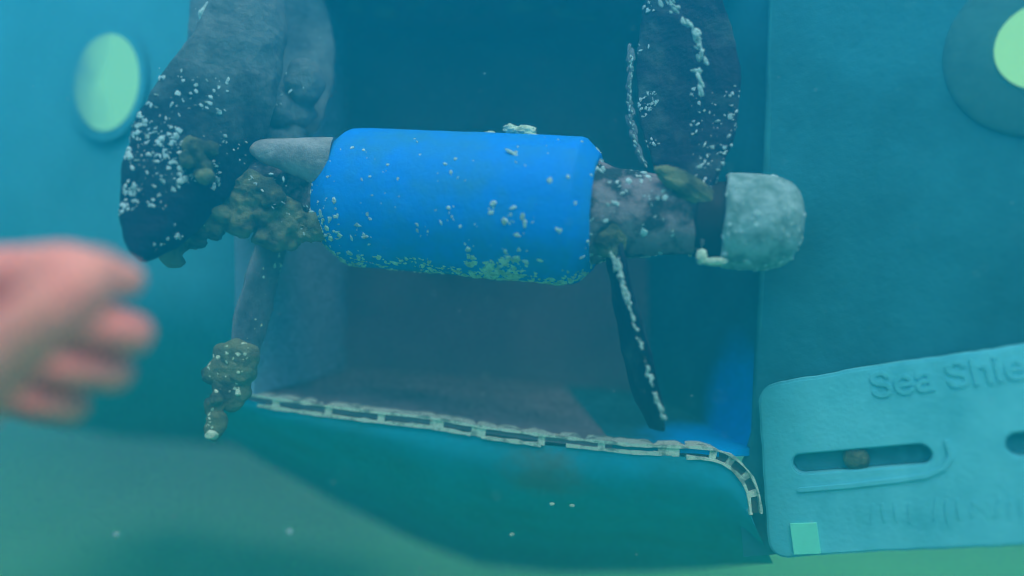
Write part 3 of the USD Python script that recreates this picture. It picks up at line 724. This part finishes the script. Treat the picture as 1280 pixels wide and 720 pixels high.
lamp(rightplane(1307, 60, 0.004), AN, 0.0315, 0.064, 'glowing round lamp cut off by the right edge of the photo')
# left: on the left transom
li = lt[:, 8]
nl = unit(np.cross(lt[9, 8] - lt[7, 8], [0, 0, 1])); nl = nl if nl[1] < 0 else -nl
pc = P(137, 106, 1.0)
k = int(np.argmin(np.abs(lt[:, 8, 0] / lt[:, 8, 1] - pc[0])))
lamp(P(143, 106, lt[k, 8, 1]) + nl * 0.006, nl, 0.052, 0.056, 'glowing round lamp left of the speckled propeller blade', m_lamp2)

# ------------------------------------------------------------------ hand
def sphere(p, r, n=22):
    return manifold3d.Manifold.sphere(r, n).translate(list(map(float, p)))


def chain(joints):
    out = manifold3d.Manifold()
    for (a, ra), (b, rb) in zip(joints[:-1], joints[1:]):
        out = out + manifold3d.Manifold.batch_hull([sphere(a, ra), sphere(b, rb)])
    return out


H = 0.35
fing = {
    'index': [((-10, 345), H, .0135), ((80, 335), H - .004, .0122), ((128, 341), H, .0105), ((157, 350), H + .004, .0086)],
    'middle': [((10, 392), H + .006, .0125), ((98, 402), H + .004, .0126), ((146, 412), H + .006, .0118), ((165, 417), H + .008, .0102)],
    'ring': [((5, 440), H + .010, .0125), ((80, 454), H + .010, .0122), ((124, 461), H + .012, .0112), ((142, 465), H + .014, .0098)],
    'little': [((-5, 480), H + .014, .0118), ((48, 498), H + .016, .0114), ((74, 504), H + .018, .0104), ((88, 507), H + .020, .0090)]}
body = manifold3d.Manifold()
for js in fing.values():
    body = body + chain([(P(*p, Y), r) for p, Y, r in js])
palm = [((-10, 347), H + .003, .0135), ((8, 392), H + .008, .0125), ((2, 440), H + .012, .0125), ((-10, 480), H + .016, .0115), ((-190, 500), H + .012, .016), ((-170, 400), H + .012, .017), ((-80, 360), H + .006, .014)]
body = body + manifold3d.Manifold.batch_hull([sphere(P(*p, Y), r) for p, Y, r in palm])
thumb = [((-170, 560), 0.33, .021), ((-60, 496), 0.312, .0195), ((34, 414), 0.296, .0140), ((72, 386), 0.295, .0148), ((98, 364), 0.297, .0138), ((118, 346), 0.300, .0105)]
body = body + chain([(P(*p, Y), r) for p, Y, r in thumb])
fore = [((-180, 450), H + .01, .026), ((-330, 480), H + .01, .027), ((-700, 560), H + .0, .038)]
body = body + chain([(P(*p, Y), r) for p, Y, r in fore])
hm = body.refine_to_length(0.0016).to_mesh()
hand = trimesh.Trimesh(hm.vert_properties[:, :3], hm.tri_verts)
trimesh.smoothing.filter_taubin(hand, iterations=40)
hand.vertices = hand.vertices + hand.vertex_normals * ((fbm(hand.vertices * 90, 3, 61) - 0.5) * 0.0012)[:, None]
js_all = [((js[k], js[k + 1]), js[k + 1][2]) for js in list(fing.values()) + [thumb] for k in range(len(js) - 2)]
for ((p0, Y0, r0), (p1, Y1, r1)), r in js_all:
    a_, b_ = P(*p0, Y0), P(*p1, Y1); d_ = unit(b_ - a_)
    rel = hand.vertices - b_; al = rel @ d_; rad = np.linalg.norm(rel - al[:, None] * d_, axis=1)
    for o in (-0.0022, 0.0006, 0.003):
        wgt = np.exp(-((al - o) / 0.0007) ** 2) * (rad < r * 1.5)
        hand.vertices = hand.vertices - hand.vertex_normals * (wgt * 0.0009)[:, None]
pe = thing('person', 'bare pink hand with curled fingers reaching in from the left edge', 'person', P(-60, 440, 0.36))
part(pe, 'hand', hand, m_skinhand, smooth=True)

# ------------------------------------------------------------------ drifting specks
g = np.random.default_rng(88)
sp = [lump(P(362, 665, 0.5), (0.0022, 0.0015, 0.0018), 1, 0.3, 2, 2), lump(P(145, 668, 0.5), (0.002, 0.0015, 0.0014), 2, 0.3, 2, 2)]
for k in range(110):
    Y = g.uniform(0.35, 0.6)
    sp.append(lump(P(g.uniform(0, 1280), g.uniform(0, 720), Y), np.array([1, 1, 1]) * g.uniform(0.0002, 0.0006), k, 0.3, 2, 1))
ds = usdkit.mesh(stage, '/World/drifting_specks', cat(sp), m_shell, smooth=False).GetPrim()
ds.SetCustomDataByKey('kind', 'stuff'); ds.SetCustomDataByKey('label', 'tiny pale specks drifting in the murky water'); ds.SetCustomDataByKey('category', 'particles')

# ------------------------------------------------------------------ the water itself
hz = usdkit.material(stage, '/World/Looks/murky_water', {
    'g': ('geometry', {}), 'x': ('separate_xyz', {}),
    'm': ('map_range', {'from_min': -0.42, 'from_max': 0.10, 'to_min': 0.0, 'to_max': 1.0, 'clamp': True}),
    'r': ('rgb_ramp', {'ramp': [(0.0, (0.07, 0.82, 0.22)), (0.38, (0.024, 0.55, 0.42)), (0.75, (0.003, 0.345, 0.53)), (1.0, (0.004, 0.335, 0.56))]}),
    'v': ('principled_volume', {'density': 1.18, 'absorption_color': (0.40, 0.50, 0.66), 'anisotropy': 0.0})},
    [('g.position', 'x.vector'), ('x.z', 'm.value'), ('m.result', 'r.fac'), ('r.color', 'v.color')], volume='v.volume')
bx = trimesh.creation.box(bounds=[[-3.5, -3.3, -1.9], [3.5, 3.5, 0.62]])
h = usdkit.mesh(stage, '/World/haze', bx, hz).GetPrim()
h.SetCustomDataByKey('kind', 'stuff'); h.SetCustomDataByKey('label', 'murky blue green water filling the whole scene'); h.SetCustomDataByKey('category', 'water')
